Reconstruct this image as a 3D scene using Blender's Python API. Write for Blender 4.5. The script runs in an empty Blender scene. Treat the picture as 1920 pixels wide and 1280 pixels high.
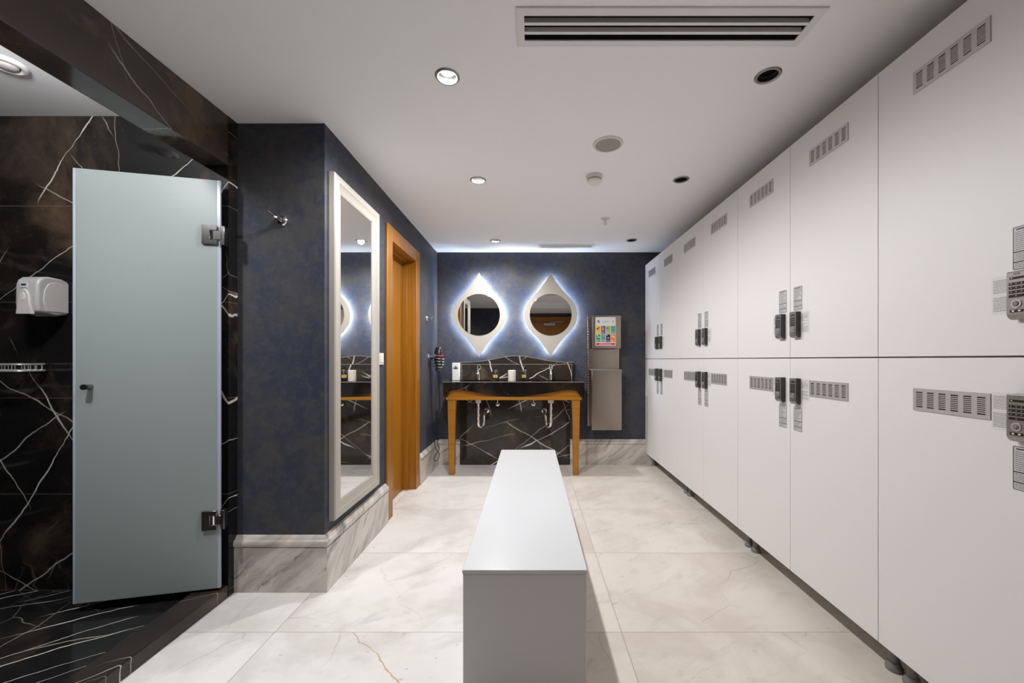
import bpy, bmesh, math, random
from mathutils import Vector, Matrix
from mathutils.geometry import tessellate_polygon
PI = math.pi
random.seed(7)
SC = bpy.context.scene
COL = SC.collection

# ------------------------------------------------------------------ camera, world, exposure
cam_d = bpy.data.cameras.new('camera'); cam = bpy.data.objects.new('camera', cam_d); COL.objects.link(cam)
cam.location = (0, 0, 1.15); cam.rotation_euler = (PI / 2, 0, 0)
cam_d.sensor_width = 36; cam_d.lens = 14.0
cam_d.shift_x = -35 / 1920; cam_d.shift_y = 34 / 1920
cam_d.clip_start = 0.02
SC.camera = cam
W = bpy.data.worlds.new('world'); SC.world = W; W.use_nodes = True
W.node_tree.nodes['Background'].inputs[0].default_value = (0.5, 0.5, 0.5, 1)
W.node_tree.nodes['Background'].inputs[1].default_value = 0.15
vs = SC.view_settings
vs.view_transform = 'Standard'; vs.look = 'None'; vs.gamma = 1; vs.use_curve_mapping = False
vs.exposure = 0.38
try:
    SC.cycles.max_bounces = 14; SC.cycles.diffuse_bounces = 10; SC.cycles.glossy_bounces = 6
    SC.cycles.transmission_bounces = 6; SC.cycles.sample_clamp_indirect = 6.0
except Exception:
    pass
LAMP_W = 48.0          # power of one ceiling downlight
SHOWER_W = 42.0
GLOBE = 125.0           # radiance of the invented globe on the unseen shower lamp
BATWING = 0.12
HALO = 85.0            # radiance of the strip behind the vanity mirrors
WARM = (0.985, 0.99, 1.0)

# ------------------------------------------------------------------ key planes (metres)
CEIL = 2.33; YB = 4.38; YR = -0.5
XL = -1.03; YP = 1.99; XS = -1.465; XS2 = -1.588; YS = 1.93
XK = 1.26; XR = 1.81

# ------------------------------------------------------------------ materials
def new_mat(name):
    m = bpy.data.materials.new(name); m.use_nodes = True
    nt = m.node_tree
    return m, nt, nt.nodes['Principled BSDF']
def simple(name, col, rough=0.5, metal=0.0, spec=0.5, emit=None, es=0.0, coat=0.0):
    m, nt, b = new_mat(name)
    b.inputs['Base Color'].default_value = (*col, 1)
    b.inputs['Roughness'].default_value = rough
    b.inputs['Metallic'].default_value = metal
    b.inputs['Specular IOR Level'].default_value = spec
    b.inputs['Coat Weight'].default_value = coat
    if emit:
        b.inputs['Emission Color'].default_value = (*emit, 1)
        b.inputs['Emission Strength'].default_value = es
    return m
class NT:
    def __init__(s, nt): s.nt = nt
    def n(s, t, **kw):
        x = s.nt.nodes.new(t)
        for k, v in kw.items(): setattr(x, k, v)
        return x
    def lk(s, a, b): s.nt.links.new(a, b)
    def put(s, sock, v):
        if isinstance(v, bpy.types.NodeSocket): s.lk(v, sock)
        else: sock.default_value = v
    def math(s, op, a, b=0.0, c=0.0):
        x = s.n('ShaderNodeMath', operation=op)
        s.put(x.inputs[0], a); s.put(x.inputs[1], b); s.put(x.inputs[2], c)
        return x.outputs[0]
    def vmath(s, op, a, b=(0, 0, 0)):
        x = s.n('ShaderNodeVectorMath', operation=op)
        s.put(x.inputs[0], a); s.put(x.inputs[1], b)
        return x.outputs[0]
    def coord(s): return s.n('ShaderNodeTexCoord').outputs['Object']
    def mapping(s, v, rot=(0, 0, 0), scale=(1, 1, 1), loc=(0, 0, 0)):
        x = s.n('ShaderNodeMapping'); s.lk(v, x.inputs['Vector'])
        s.put(x.inputs['Rotation'], rot); s.put(x.inputs['Scale'], scale); s.put(x.inputs['Location'], loc)
        return x.outputs[0]
    def noise(s, v, scale, detail=4, rough=0.5, dist=0.0, col=False):
        x = s.n('ShaderNodeTexNoise'); s.lk(v, x.inputs['Vector'])
        x.inputs['Scale'].default_value = scale; x.inputs['Detail'].default_value = detail
        x.inputs['Roughness'].default_value = rough; x.inputs['Distortion'].default_value = dist
        return x.outputs['Color' if col else 'Fac']
    def warp(s, v, scale, amt, detail=3):
        nz = s.noise(v, scale, detail, col=True)
        off = s.vmath('SUBTRACT', nz, (0.5, 0.5, 0.5))
        x = s.n('ShaderNodeVectorMath', operation='SCALE'); s.lk(off, x.inputs[0]); x.inputs['Scale'].default_value = amt
        return s.vmath('ADD', v, x.outputs[0])
    def edges(s, v, scale, width, rnd=1.0):
        x = s.n('ShaderNodeTexVoronoi', feature='DISTANCE_TO_EDGE'); s.lk(v, x.inputs['Vector'])
        x.inputs['Scale'].default_value = scale; x.inputs['Randomness'].default_value = rnd
        return s.ramp(x.outputs['Distance'], [(0.0, 1), (width, 0)])
    def ramp(s, f, stops):
        x = s.n('ShaderNodeMapRange', clamp=True, interpolation_type='SMOOTHSTEP')
        (a, va), (b, vb) = stops
        s.put(x.inputs[0], f)
        x.inputs[1].default_value = a; x.inputs[2].default_value = b
        x.inputs[3].default_value = va; x.inputs[4].default_value = vb
        return x.outputs[0]
    def mix(s, f, a, b):
        x = s.n('ShaderNodeMix', data_type='RGBA')
        s.put(x.inputs[0], f)
        s.put(x.inputs[6], (*a, 1) if isinstance(a, tuple) else a)
        s.put(x.inputs[7], (*b, 1) if isinstance(b, tuple) else b)
        return x.outputs[2]
    def sep(s, v):
        x = s.n('ShaderNodeSeparateXYZ'); s.lk(v, x.inputs[0]); return x.outputs
    def seam(s, c, x0, size, half):
        d = s.math('PINGPONG', s.math('SUBTRACT', c, x0), size / 2)
        return s.math('LESS_THAN', d, half)
    def bump(s, h, strength, dist, bsdf):
        x = s.n('ShaderNodeBump'); x.inputs['Strength'].default_value = strength; x.inputs['Distance'].default_value = dist
        s.lk(h, x.inputs['Height']); s.lk(x.outputs[0], bsdf.inputs['Normal'])

def black_marble(name, plane='xz', sets=((58, .9, 1), (124, .8, 1), (152, 1.2, .8), (38, 1.1, .7)), vein=1.0, brown=1.0, seam_z=None, rough=0.07, base=(0.011, 0.0105, 0.0105), loc=(0, 0, 0), wmax=0.006, cover=0.0, bscale=1.0):
    m, nt, b = new_mat(name); g = NT(nt)
    co = g.coord(); v = g.mapping(co, loc=loc)
    br = g.ramp(g.noise(g.warp(v, 1.1, 0.9), 1.6 * bscale, 8, 0.65), [(0.5, 0), (0.8, 1)])
    br = g.math('MULTIPLY', br, brown)
    c = g.mix(br, base, (0.115, 0.078, 0.050))
    fl = g.ramp(g.noise(g.warp(v, 4, 0.3), 7 * bscale, 10, 0.75), [(0.55, 0), (0.85, 0.6)])
    c = g.mix(g.math('MULTIPLY', fl, g.math('ADD', br, 0.12)), c, (0.22, 0.16, 0.09))
    ax = {'xz': (0, 2), 'xy': (0, 1), 'yz': (1, 2)}[plane]
    wv = g.warp(g.warp(v, 2.0, 0.09, 2), 11.0, 0.026, 3)
    for k, (ang, spc, amp) in enumerate(sets):
        d = [0, 0, 0]; a = math.radians(ang + 90); d[ax[0]] = math.cos(a); d[ax[1]] = math.sin(a)
        dot = g.n('ShaderNodeVectorMath', operation='DOT_PRODUCT'); g.lk(wv, dot.inputs[0]); dot.inputs[1].default_value = d
        t = g.math('ADD', dot.outputs['Value'], 0.37 * k)
        # jitter the spacing of the veins
        cell = g.math('FLOOR', g.math('DIVIDE', t, spc))
        wn = g.n('ShaderNodeTexWhiteNoise', noise_dimensions='1D'); g.lk(g.math('ADD', cell, 17.3 * k), wn.inputs['W'])
        ctr = g.math('MULTIPLY', g.math('ADD', g.math('MULTIPLY', wn.outputs['Value'], 0.6), 0.2), spc)
        dist = g.math('ABSOLUTE', g.math('SUBTRACT', g.math('SUBTRACT', t, g.math('MULTIPLY', cell, spc)), ctr))
        thick = g.math('MULTIPLY', g.ramp(g.noise(g.mapping(v, loc=(k * 3.1, k, 2)), 3.0, 2), [(0.35, 0.25), (0.70, 1.0)]), wmax)
        ln = g.math('SUBTRACT', 1.0, g.math('DIVIDE', dist, thick))
        ln = g.ramp(ln, [(0.0, 0), (0.7, 1)])
        mk = g.ramp(g.noise(g.mapping(v, loc=(k * 5.7, 2, k * 2.3)), 1.9, 2), [(0.50 - cover, 0), (0.60 - cover, 1)])
        f = g.math('MULTIPLY', g.math('MULTIPLY', ln, mk), vein * amp)
        c = g.mix(f, c, ((0.74, 0.71, 0.66), (0.66, 0.62, 0.56), (0.55, 0.47, 0.38), (0.62, 0.58, 0.53), (0.5, 0.42, 0.33))[k % 5])
    e3 = g.edges(g.warp(g.warp(v, 1.5, 0.2), 12, 0.03), 3.1, 0.010)
    mk3 = g.ramp(g.noise(g.mapping(v, loc=(7, 2, 4)), 2.3, 3), [(0.55, 0), (0.68, 0.55)])
    c = g.mix(g.math('MULTIPLY', g.math('MULTIPLY', e3, mk3), vein), c, (0.42, 0.35, 0.27))
    if seam_z:
        z0, dz = seam_z
        c = g.mix(g.math('MULTIPLY', g.seam(g.sep(co)[2], z0, dz, 0.0013), 0.6), c, (0.22, 0.2, 0.18))
    g.lk(c, b.inputs['Base Color']); b.inputs['Roughness'].default_value = rough
    b.inputs['Specular IOR Level'].default_value = 0.45
    return m

def floor_marble():
    m, nt, b = new_mat('cream_marble_tiles'); g = NT(nt)
    co = g.coord(); x, y, z = g.sep(co)
    ix = g.math('FLOOR', g.math('DIVIDE', g.math('SUBTRACT', x, -1.08), 1.4635))
    iy = g.math('FLOOR', g.math('DIVIDE', g.math('SUBTRACT', y, 1.681), 0.69))
    comb = g.n('ShaderNodeCombineXYZ'); g.lk(ix, comb.inputs[0]); g.lk(iy, comb.inputs[1])
    wn = g.n('ShaderNodeTexWhiteNoise', noise_dimensions='3D'); g.lk(comb.outputs[0], wn.inputs[0])
    sc = g.n('ShaderNodeVectorMath', operation='SCALE'); g.lk(wn.outputs['Color'], sc.inputs[0]); sc.inputs['Scale'].default_value = 9.0
    v = g.vmath('ADD', co, sc.outputs[0])
    cl = g.ramp(g.noise(g.warp(v, 1.5, 0.6), 2.6, 7, 0.6), [(0.42, 0), (0.68, 1)])
    right = g.math('GREATER_THAN', x, 0.0)
    c = g.mix(cl, g.mix(right, (0.80, 0.77, 0.735), (0.79, 0.73, 0.66)), g.mix(right, (0.66, 0.625, 0.585), (0.68, 0.61, 0.535)))
    cl2 = g.ramp(g.noise(g.warp(g.mapping(g.mapping(v, rot=(0, 0, -0.6)), scale=(1, 3, 1)), 2, 0.5), 3.0, 6, 0.65), [(0.52, 0), (0.76, 0.6)])
    c = g.mix(cl2, c, (0.50, 0.47, 0.44))
    e = g.edges(g.warp(g.warp(v, 1.2, 0.6), 6, 0.09), 1.1, 0.006)
    c = g.mix(g.math('MULTIPLY', e, g.ramp(g.noise(v, 2.6, 3), [(0.48, 0), (0.66, 0.5)])), c, (0.45, 0.39, 0.33))
    sp = g.ramp(g.noise(g.warp(g.mapping(g.mapping(v, rot=(0, 0, -0.5)), scale=(1, 2.2, 1)), 8, 0.06), 22, 4, 0.6), [(0.64, 0), (0.72, 1)])
    spm = g.ramp(g.noise(v, 2.2, 3), [(0.48, 0), (0.64, 0.65)])
    c = g.mix(g.math('MULTIPLY', sp, spm), c, (0.33, 0.30, 0.27))
    # one ochre crack in the tile beside the bench
    t = g.math('ADD', g.math('MULTIPLY', g.math('SUBTRACT', 1.68, y), 1.02), -0.742)
    wob = g.math('MULTIPLY', g.math('SUBTRACT', g.noise(co, 7, 5), 0.5), 0.14)
    dx = g.math('ABSOLUTE', g.math('SUBTRACT', g.math('ADD', x, wob), t))
    crack = g.math('MULTIPLY', g.ramp(dx, [(0.0012, 0.75), (0.0055, 0)]), g.math('MULTIPLY', g.math('LESS_THAN', y, 1.679), g.math('LESS_THAN', x, -0.2)))
    c = g.mix(crack, c, (0.50, 0.30, 0.10))
    sm = g.math('MAXIMUM', g.seam(x, -1.08, 1.4635, 0.0016), g.seam(y, 1.681, 0.69, 0.0016))
    c = g.mix(g.math('MULTIPLY', sm, 0.75), c, (0.30, 0.26, 0.22))
    g.lk(c, b.inputs['Base Color'])
    b.inputs['Roughness'].default_value = 0.30; b.inputs['Specular IOR Level'].default_value = 0.35
    return m

def streak_marble(name, t, n):
    """grey marble with streaks running along T, across N"""
    m, nt, b = new_mat(name); g = NT(nt)
    co = g.coord(); w = g.warp(g.warp(co, 4, 0.10), 18, 0.02)
    def dot(v, d):
        x = g.n('ShaderNodeVectorMath', operation='DOT_PRODUCT'); g.lk(v, x.inputs[0]); x.inputs[1].default_value = d
        return x.outputs['Value']
    cb = g.n('ShaderNodeCombineXYZ'); g.lk(g.math('MULTIPLY', dot(w, t), 0.9), cb.inputs[0]); g.lk(g.math('MULTIPLY', dot(w, n), 5.0), cb.inputs[1])
    v = cb.outputs[0]
    a = g.ramp(g.noise(v, 2.0, 6, 0.62), [(0.36, 0), (0.66, 1)])
    c = g.mix(a, (0.68, 0.63, 0.58), (0.38, 0.345, 0.315))
    f = g.ramp(g.noise(g.mapping(v, loc=(2, 7, 1)), 7.0, 5, 0.6), [(0.45, 0), (0.75, 0.6)])
    c = g.mix(f, c, (0.74, 0.69, 0.63))
    s2 = g.ramp(g.noise(g.mapping(v, loc=(4, 3, 8)), 3.4, 6, 0.65), [(0.57, 0), (0.68, 0.85)])
    c = g.mix(s2, c, (0.16, 0.145, 0.135))
    br = g.ramp(g.noise(co, 5, 4), [(0.55, 0), (0.8, 0.4)])
    c = g.mix(br, c, (0.42, 0.31, 0.22))
    g.lk(c, b.inputs['Base Color']); b.inputs['Roughness'].default_value = 0.28
    return m

def wallpaper():
    m, nt, b = new_mat('navy_wallpaper'); g = NT(nt)
    co = g.coord()
    a = g.noise(g.warp(co, 5, 0.25), 3.2, 6, 0.62)
    f = g.noise(g.warp(co, 16, 0.10), 22, 5, 0.65)
    c = g.mix(g.ramp(a, [(0.36, 0), (0.64, 1)]), (0.042, 0.050, 0.078), (0.071, 0.069, 0.070))
    d = g.noise(g.warp(g.mapping(co, loc=(5, 1, 2)), 9, 0.3), 7, 5, 0.7)
    c = g.mix(g.ramp(d, [(0.50, 0), (0.66, 0.7)]), c, (0.038, 0.047, 0.079))
    c = g.mix(g.ramp(f, [(0.42, 0), (0.72, 0.8)]), c, (0.086, 0.082, 0.081))
    g.lk(c, b.inputs['Base Color']); b.inputs['Roughness'].default_value = 0.55
    b.inputs['Specular IOR Level'].default_value = 0.15
    g.bump(f, 0.10, 0.004, b)
    return m

def wood(name, c1, c2, axis, rough=0.35):
    m, nt, b = new_mat(name); g = NT(nt)
    sc = [14, 14, 14]; sc[axis] = 0.8
    v = g.mapping(g.coord(), scale=tuple(sc))
    a = g.noise(g.warp(v, 0.8, 0.7), 2.2, 6, 0.6)
    g.lk(g.mix(g.ramp(a, [(0.3, 0), (0.7, 1)]), c1, c2), b.inputs['Base Color'])
    b.inputs['Roughness'].default_value = rough
    return m

def frosted():
    m, nt, b = new_mat('frosted_green_glass'); g = NT(nt)
    b.inputs['Base Color'].default_value = (0.42, 0.485, 0.475, 1)
    b.inputs['Roughness'].default_value = 0.42
    b.inputs['Transmission Weight'].default_value = 0.30
    b.inputs['IOR'].default_value = 1.45
    return m

def brushed(name, col, axis, rough=0.3):
    m, nt, b = new_mat(name); g = NT(nt)
    sc = [120, 120, 120]; sc[axis] = 2
    a = g.noise(g.mapping(g.coord(), scale=tuple(sc)), 1.0, 3)
    g.lk(g.math('ADD', g.math('MULTIPLY', a, 0.14), rough - 0.07), b.inputs['Roughness'])
    b.inputs['Base Color'].default_value = (*col, 1); b.inputs['Metallic'].default_value = 1
    return m

M = {}
M['ceiling'] = simple('ceiling_paint', (0.925, 0.93, 0.94), 0.8, spec=0.2)
M['floor'] = floor_marble()
M['wallpaper'] = wallpaper()
M['blackwall'] = black_marble('black_marble_wall', sets=((58, .55, 1), (122, .5, 1), (150, .8, .8), (36, .7, .8), (95, .9, .7)), brown=1.3, seam_z=(0.034, 0.465), cover=0.085, wmax=0.006)
M['blackbeam'] = black_marble('brown_black_marble_beam', 'yz', sets=((145, .5, .5), (110, .6, .5), (160, .35, .3)), brown=2.2, vein=0.9, base=(0.060, 0.046, 0.039), loc=(2, 1, 0), bscale=1.8, cover=0.02, rough=0.12)
M['blackfloor'] = black_marble('black_marble_floor', 'xy', sets=((34, .17, 1), (41, .31, 1), (20, .42, .8), (100, .9, .5)), brown=0.9, base=(0.012, 0.012, 0.013), loc=(0.3, 0.4, 0.1), rough=0.14, wmax=0.0045, cover=0.05)
M['blackcurb'] = black_marble('black_marble_curb', 'xy', sets=((30, .16, 1), (48, .4, .8), (110, .6, .6)), brown=1.2, base=(0.022, 0.017, 0.015), loc=(1, 2, 0.3), rough=0.1, wmax=0.0045, cover=0.02)
M['blackvanity'] = black_marble('black_marble_vanity', 'xz', sets=((28, .30, 1), (108, .38, .9), (12, .25, .7), (150, .5, .7), (40, .4, .6)), brown=1.5, base=(0.032, 0.027, 0.022), loc=(0.2, 1.0, 0.4), wmax=0.010, cover=0.06, bscale=2.0)
M['blackcounter'] = black_marble('black_marble_counter', 'xz', sets=((60, .5, .5), (20, .7, .5)), brown=0.6, vein=0.6, base=(0.008, 0.007, 0.007), loc=(3, 1, 2))
M['skirt_x'] = streak_marble('grey_streaked_marble', (0.79, 0, 0.61), (-0.61, 0, 0.79))
M['skirt_y'] = streak_marble('grey_streaked_marble_side', (0, 0.72, 0.69), (0, -0.69, 0.72))
M['door'] = wood('honey_wood_upright', (0.36, 0.145, 0.010), (0.28, 0.105, 0.006), 2)
M['table'] = wood('honey_wood_rail', (0.42, 0.175, 0.012), (0.34, 0.135, 0.009), 0)
M['frosted'] = frosted()
M['glass_edge'] = simple('glass_edge', (0.42, 0.47, 0.55), 0.25)
M['chrome'] = simple('chrome', (0.82, 0.82, 0.83), 0.08, 1.0)
M['darkchrome'] = simple('dark_chrome', (0.30, 0.29, 0.28), 0.18, 1.0)
M['steel'] = brushed('brushed_steel', (0.37, 0.33, 0.285), 2, 0.20)
M['nickel'] = simple('satin_nickel', (0.34, 0.32, 0.305), 0.36, 0.8)
M['mirror'] = simple('mirror_glass', (0.86, 0.86, 0.85), 0.01, 1.0)
M['mirror_dim'] = simple('tinted_mirror_glass', (0.62, 0.61, 0.60), 0.01, 1.0)
M['cream'] = simple('cream_lacquer', (0.45, 0.415, 0.365), 0.35)
M['locker'] = simple('white_laminate', (0.80, 0.775, 0.765), 0.42, spec=0.35)
M['locker_side'] = simple('locker_carcass_board', (0.55, 0.53, 0.51), 0.6)
M['grille'] = simple('grille_aluminium', (0.52, 0.50, 0.49), 0.42, 0.35)
M['dark'] = simple('dark_void', (0.015, 0.014, 0.014), 0.7)
M['black'] = simple('black_plastic', (0.012, 0.012, 0.012), 0.3)
M['charcoal'] = simple('charcoal_plastic', (0.04, 0.038, 0.036), 0.4)
M['foot'] = simple('grey_foot_plastic', (0.20, 0.19, 0.18), 0.5)
M['white'] = simple('white_plastic', (0.82, 0.81, 0.79), 0.35)
M['offwhite'] = simple('off_white_plastic', (0.72, 0.70, 0.67), 0.4)
M['dispenser'] = simple('pale_grey_plastic', (0.58, 0.57, 0.56), 0.3)
M['wire'] = simple('bright_wire', (0.80, 0.80, 0.80), 0.28, 0.55)
M['painted_glint'] = simple('painted_marble_glint', (0.40, 0.37, 0.33), 0.2)  # pale colour painting the glint along polished marble edges
M['paper'] = simple('white_paper', (0.72, 0.70, 0.68), 0.55)
M['sticker'] = simple('silver_sticker', (0.60, 0.60, 0.60), 0.25)
M['ink'] = simple('black_ink', (0.03, 0.028, 0.028), 0.5)
M['greyink'] = simple('grey_ink', (0.22, 0.20, 0.20), 0.5)
M['bench'] = simple('grey_white_lacquer', (0.70, 0.71, 0.72), 0.22, spec=0.5)
M['vent'] = simple('white_vent_metal', (0.80, 0.79, 0.78), 0.4)
M['mesh'] = simple('grey_speaker_mesh', (0.34, 0.32, 0.29), 0.7)
M['reflector'] = simple('lamp_reflector', (0.62, 0.62, 0.62), 0.22, 1.0)
M['bulb'] = simple('lit_lamp', (1, 1, 1), 0.4, emit=WARM, es=9.0)
M['globe'] = simple('added_opal_globe', (1, 1, 1), 0.4, emit=WARM, es=GLOBE)
M['lens_off'] = simple('unlit_lamp_lens', (0.10, 0.10, 0.10), 0.12)
M['baffle'] = simple('black_baffle', (0.02, 0.02, 0.02), 0.4)
M['led'] = simple('cool_led_strip', (1, 1, 1), 0.5, emit=(0.68, 0.80, 1.0), es=HALO)
M['ceramic'] = simple('white_ceramic', (0.85, 0.84, 0.82), 0.12)
M['gold'] = simple('gold_label', (0.55, 0.36, 0.09), 0.4)
M['candle'] = simple('ivory_ceramic', (0.80, 0.76, 0.66), 0.45)
M['red'] = simple('red_print', (0.62, 0.02, 0.03), 0.4)
M['blue'] = simple('blue_print', (0.02, 0.06, 0.30), 0.4)
def prn(n, c): M[n] = simple(n + '_print', c, 0.4)
for n, c in (('yellow', (0.80, 0.45, 0.02)), ('purple', (0.20, 0.07, 0.19)), ('lime', (0.35, 0.47, 0.14)), ('teal', (0.10, 0.35, 0.27)),
             ('green', (0.06, 0.28, 0.08)), ('skyblue', (0.12, 0.30, 0.38)), ('plum', (0.05, 0.005, 0.07)), ('orange', (0.78, 0.22, 0.03)),
             ('pink', (0.75, 0.50, 0.50)), ('peach', (0.85, 0.58, 0.36))): prn(n, c)

# ------------------------------------------------------------------ mesh builder
def rootloc(o):
    v = Vector((0, 0, 0))
    while o: v += o.location; o = o.parent
    return v
class MB:
    def __init__(s): s.bm = bmesh.new(); s.mats = []
    def mi(s, m):
        if m not in s.mats: s.mats.append(m)
        return s.mats.index(m)
    def face(s, vs, m):
        try:
            f = s.bm.faces.new(vs); f.material_index = m; return f
        except ValueError: return None
    def box(s, x0, x1, y0, y1, z0, z1, mat):
        m = s.mi(mat)
        v = [s.bm.verts.new(p) for p in ((x0, y0, z0), (x1, y0, z0), (x1, y1, z0), (x0, y1, z0), (x0, y0, z1), (x1, y0, z1), (x1, y1, z1), (x0, y1, z1))]
        for q in ((0, 3, 2, 1), (4, 5, 6, 7), (0, 1, 5, 4), (1, 2, 6, 5), (2, 3, 7, 6), (3, 0, 4, 7)): s.face([v[i] for i in q], m)
        return s
    def prism(s, outer, axis, d0, d1, mat, holes=()):
        """2-D outline (with holes) in the plane across AXIS, from d0 to d1"""
        m = s.mi(mat)
        P = {'z': lambda a, b, d: (a, b, d), 'y': lambda a, b, d: (a, d, b), 'x': lambda a, b, d: (d, a, b)}[axis]
        loops = [list(outer)] + [list(h) for h in holes]
        flat = [p for l in loops for p in l]
        tris = tessellate_polygon([[Vector((p[0], p[1], 0)) for p in l] for l in loops])
        A = [s.bm.verts.new(P(p[0], p[1], d0)) for p in flat]; B = [s.bm.verts.new(P(p[0], p[1], d1)) for p in flat]
        if len(loops) == 1:
            s.face(A[::-1], m); s.face(B, m)
        else:
            for t in tris:
                s.face([A[i] for i in t], m); s.face([B[i] for i in t], m)
        k = 0
        for l in loops:
            n = len(l)
            for i in range(n):
                j = (i + 1) % n
                s.face([A[k + i], A[k + j], B[k + j], B[k + i]], m)
            k += n
        return s
    def lathe(s, prof, c, mat, axis='z', seg=28, mats=None):
        """profile of (radius, along) pairs turned about AXIS through c"""
        c = Vector(c); rings = []
        for r, h in prof:
            ring = []
            for i in range(seg if r > 1e-6 else 1):
                a = 2 * PI * i / seg; u, w = r * math.cos(a), r * math.sin(a)
                p = {'z': (u, w, h), 'y': (u, h, w), 'x': (h, u, w)}[axis]
                ring.append(s.bm.verts.new(c + Vector(p)))
            rings.append(ring)
        for k in range(len(rings) - 1):
            m = s.mi(mats[k] if mats else mat)
            a, b = rings[k], rings[k + 1]
            for i in range(seg):
                j = (i + 1) % seg
                if len(a) == 1 and len(b) == 1: continue
                if len(a) == 1: s.face([a[0], b[j], b[i]], m)
                elif len(b) == 1: s.face([a[i], a[j], b[0]], m)
                else: s.face([a[i], a[j], b[j], b[i]], m)
        return s
    def tube(s, pts, r, mat, seg=10, closed=False):
        m = s.mi(mat); pts = [Vector(p) for p in pts]; n = len(pts)
        rr = r if isinstance(r, (list, tuple)) else [r] * n
        rings = []; prev = None
        for i, p in enumerate(pts):
            a = pts[(i - 1) % n] if (closed or i > 0) else p
            b = pts[(i + 1) % n] if (closed or i < n - 1) else p
            t = (b - a).normalized()
            if prev is None:
                up = Vector((0, 0, 1)) if abs(t.z) < 0.9 else Vector((1, 0, 0))
                u = t.cross(up).normalized()
            else:
                u = (prev - t * prev.dot(t)).normalized()
            prev = u; w = t.cross(u)
            rings.append([s.bm.verts.new(p + rr[i] * (u * math.cos(2 * PI * k / seg) + w * math.sin(2 * PI * k / seg))) for k in range(seg)])
        for i in range(n if closed else n - 1):
            a, b = rings[i], rings[(i + 1) % n]
            for k in range(seg):
                j = (k + 1) % seg
                s.face([a[k], a[j], b[j], b[k]], m)
        if not closed: s.face(rings[0][::-1], m); s.face(rings[-1], m)
        return s
    def loft(s, rings, mat, cap=True):
        m = s.mi(mat); R = [[s.bm.verts.new(p) for p in r] for r in rings]
        for a, b in zip(R, R[1:]):
            n = len(a)
            for i in range(n): s.face([a[i], a[(i + 1) % n], b[(i + 1) % n], b[i]], m)
        if cap: s.face(R[0][::-1], m); s.face(R[-1], m)
        return s
    def build(s, name, parent=None, bevel=0.0, smooth=True, xf=None, seg=2):
        bmesh.ops.recalc_face_normals(s.bm, faces=s.bm.faces[:])
        if xf is not None: s.bm.transform(xf)
        if parent is not None: s.bm.transform(Matrix.Translation(-rootloc(parent)))
        me = bpy.data.meshes.new(name); s.bm.to_mesh(me); s.bm.free()
        for m in s.mats: me.materials.append(M[m])
        if smooth:
            for p in me.polygons: p.use_smooth = True
            me.set_sharp_from_angle(angle=math.radians(35))
        o = bpy.data.objects.new(name, me); COL.objects.link(o)
        if parent is not None: o.parent = parent
        if bevel:
            md = o.modifiers.new('bevel', 'BEVEL'); md.width = bevel; md.segments = seg; md.limit_method = 'ANGLE'; md.angle_limit = math.radians(40)
            md.harden_normals = False
        return o
def tag(o, label, cat, group=None, kind=None):
    o['label'] = label; o['category'] = cat
    if group: o['group'] = group
    if kind: o['kind'] = kind
    return o
def thing(name, label, cat, loc=(0, 0, 0), group=None):
    o = bpy.data.objects.new(name, None); COL.objects.link(o); o.location = loc; o.empty_display_size = 0.1
    return tag(o, label, cat, group)
def struct(mb, name, label, cat, **kw):
    return tag(mb.build(name, **kw), label, cat, kind='structure')
def copy_tree(o, parent=None):
    c = o.copy(); COL.objects.link(c)
    if parent is not None: c.parent = parent
    for ch in list(o.children): copy_tree(ch, c)
    return c
def circle(cx, cy, r, n=40, ry=None, ph=0.0):
    ry = ry or r
    return [(cx + r * math.cos(2 * PI * i / n + ph), cy + ry * math.sin(2 * PI * i / n + ph)) for i in range(n)]
def rect(a0, a1, b0, b1): return [(a0, b0), (a1, b0), (a1, b1), (a0, b1)]
def rrect(a0, a1, b0, b1, r, n=5):
    out = []
    for cx, cy, s in ((a1 - r, b1 - r, 0), (a0 + r, b1 - r, 1), (a0 + r, b0 + r, 2), (a1 - r, b0 + r, 3)):
        for i in range(n + 1):
            t = (s + i / n) * PI / 2; out.append((cx + r * math.cos(t), cy + r * math.sin(t)))
    return out
def spline(keys, n=8):
    """Catmull-Rom through tuples"""
    out = []; K = [keys[0]] + list(keys) + [keys[-1]]
    for i in range(1, len(K) - 2):
        p0, p1, p2, p3 = (Vector(K[i + d]) for d in (-1, 0, 1, 2))
        for k in range(n):
            t = k / n
            out.append(tuple(0.5 * ((2 * p1) + (p2 - p0) * t + (2 * p0 - 5 * p1 + 4 * p2 - p3) * t * t + (3 * p1 - p0 - 3 * p2 + p3) * t ** 3)))
    out.append(tuple(keys[-1])); return out
def spot(parent, loc, power, size, blend, radius=0.03, col=WARM, curve=None):
    d = bpy.data.lights.new('downlight_beam', 'SPOT'); d.energy = power; d.spot_size = math.radians(size); d.spot_blend = blend
    d.shadow_soft_size = radius; d.color = col
    # luminaire curve: intensity as a power of the cosine from straight down
    curve = -BATWING if curve is None else curve
    d.use_nodes = True; g = NT(d.node_tree); em = d.node_tree.nodes['Emission']
    c = g.math('ABSOLUTE', g.sep(g.n('ShaderNodeTexCoord').outputs['Normal'])[2])
    g.lk(g.math('POWER', g.math('MAXIMUM', c, 0.12), curve), em.inputs['Strength'])
    return link_lamp(d, parent, loc)
def link_lamp(d, parent, loc):
    o = bpy.data.objects.new('downlight_beam', d); COL.objects.link(o); o.parent = parent
    o.location = Vector(loc) - rootloc(parent); 
    return o

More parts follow.
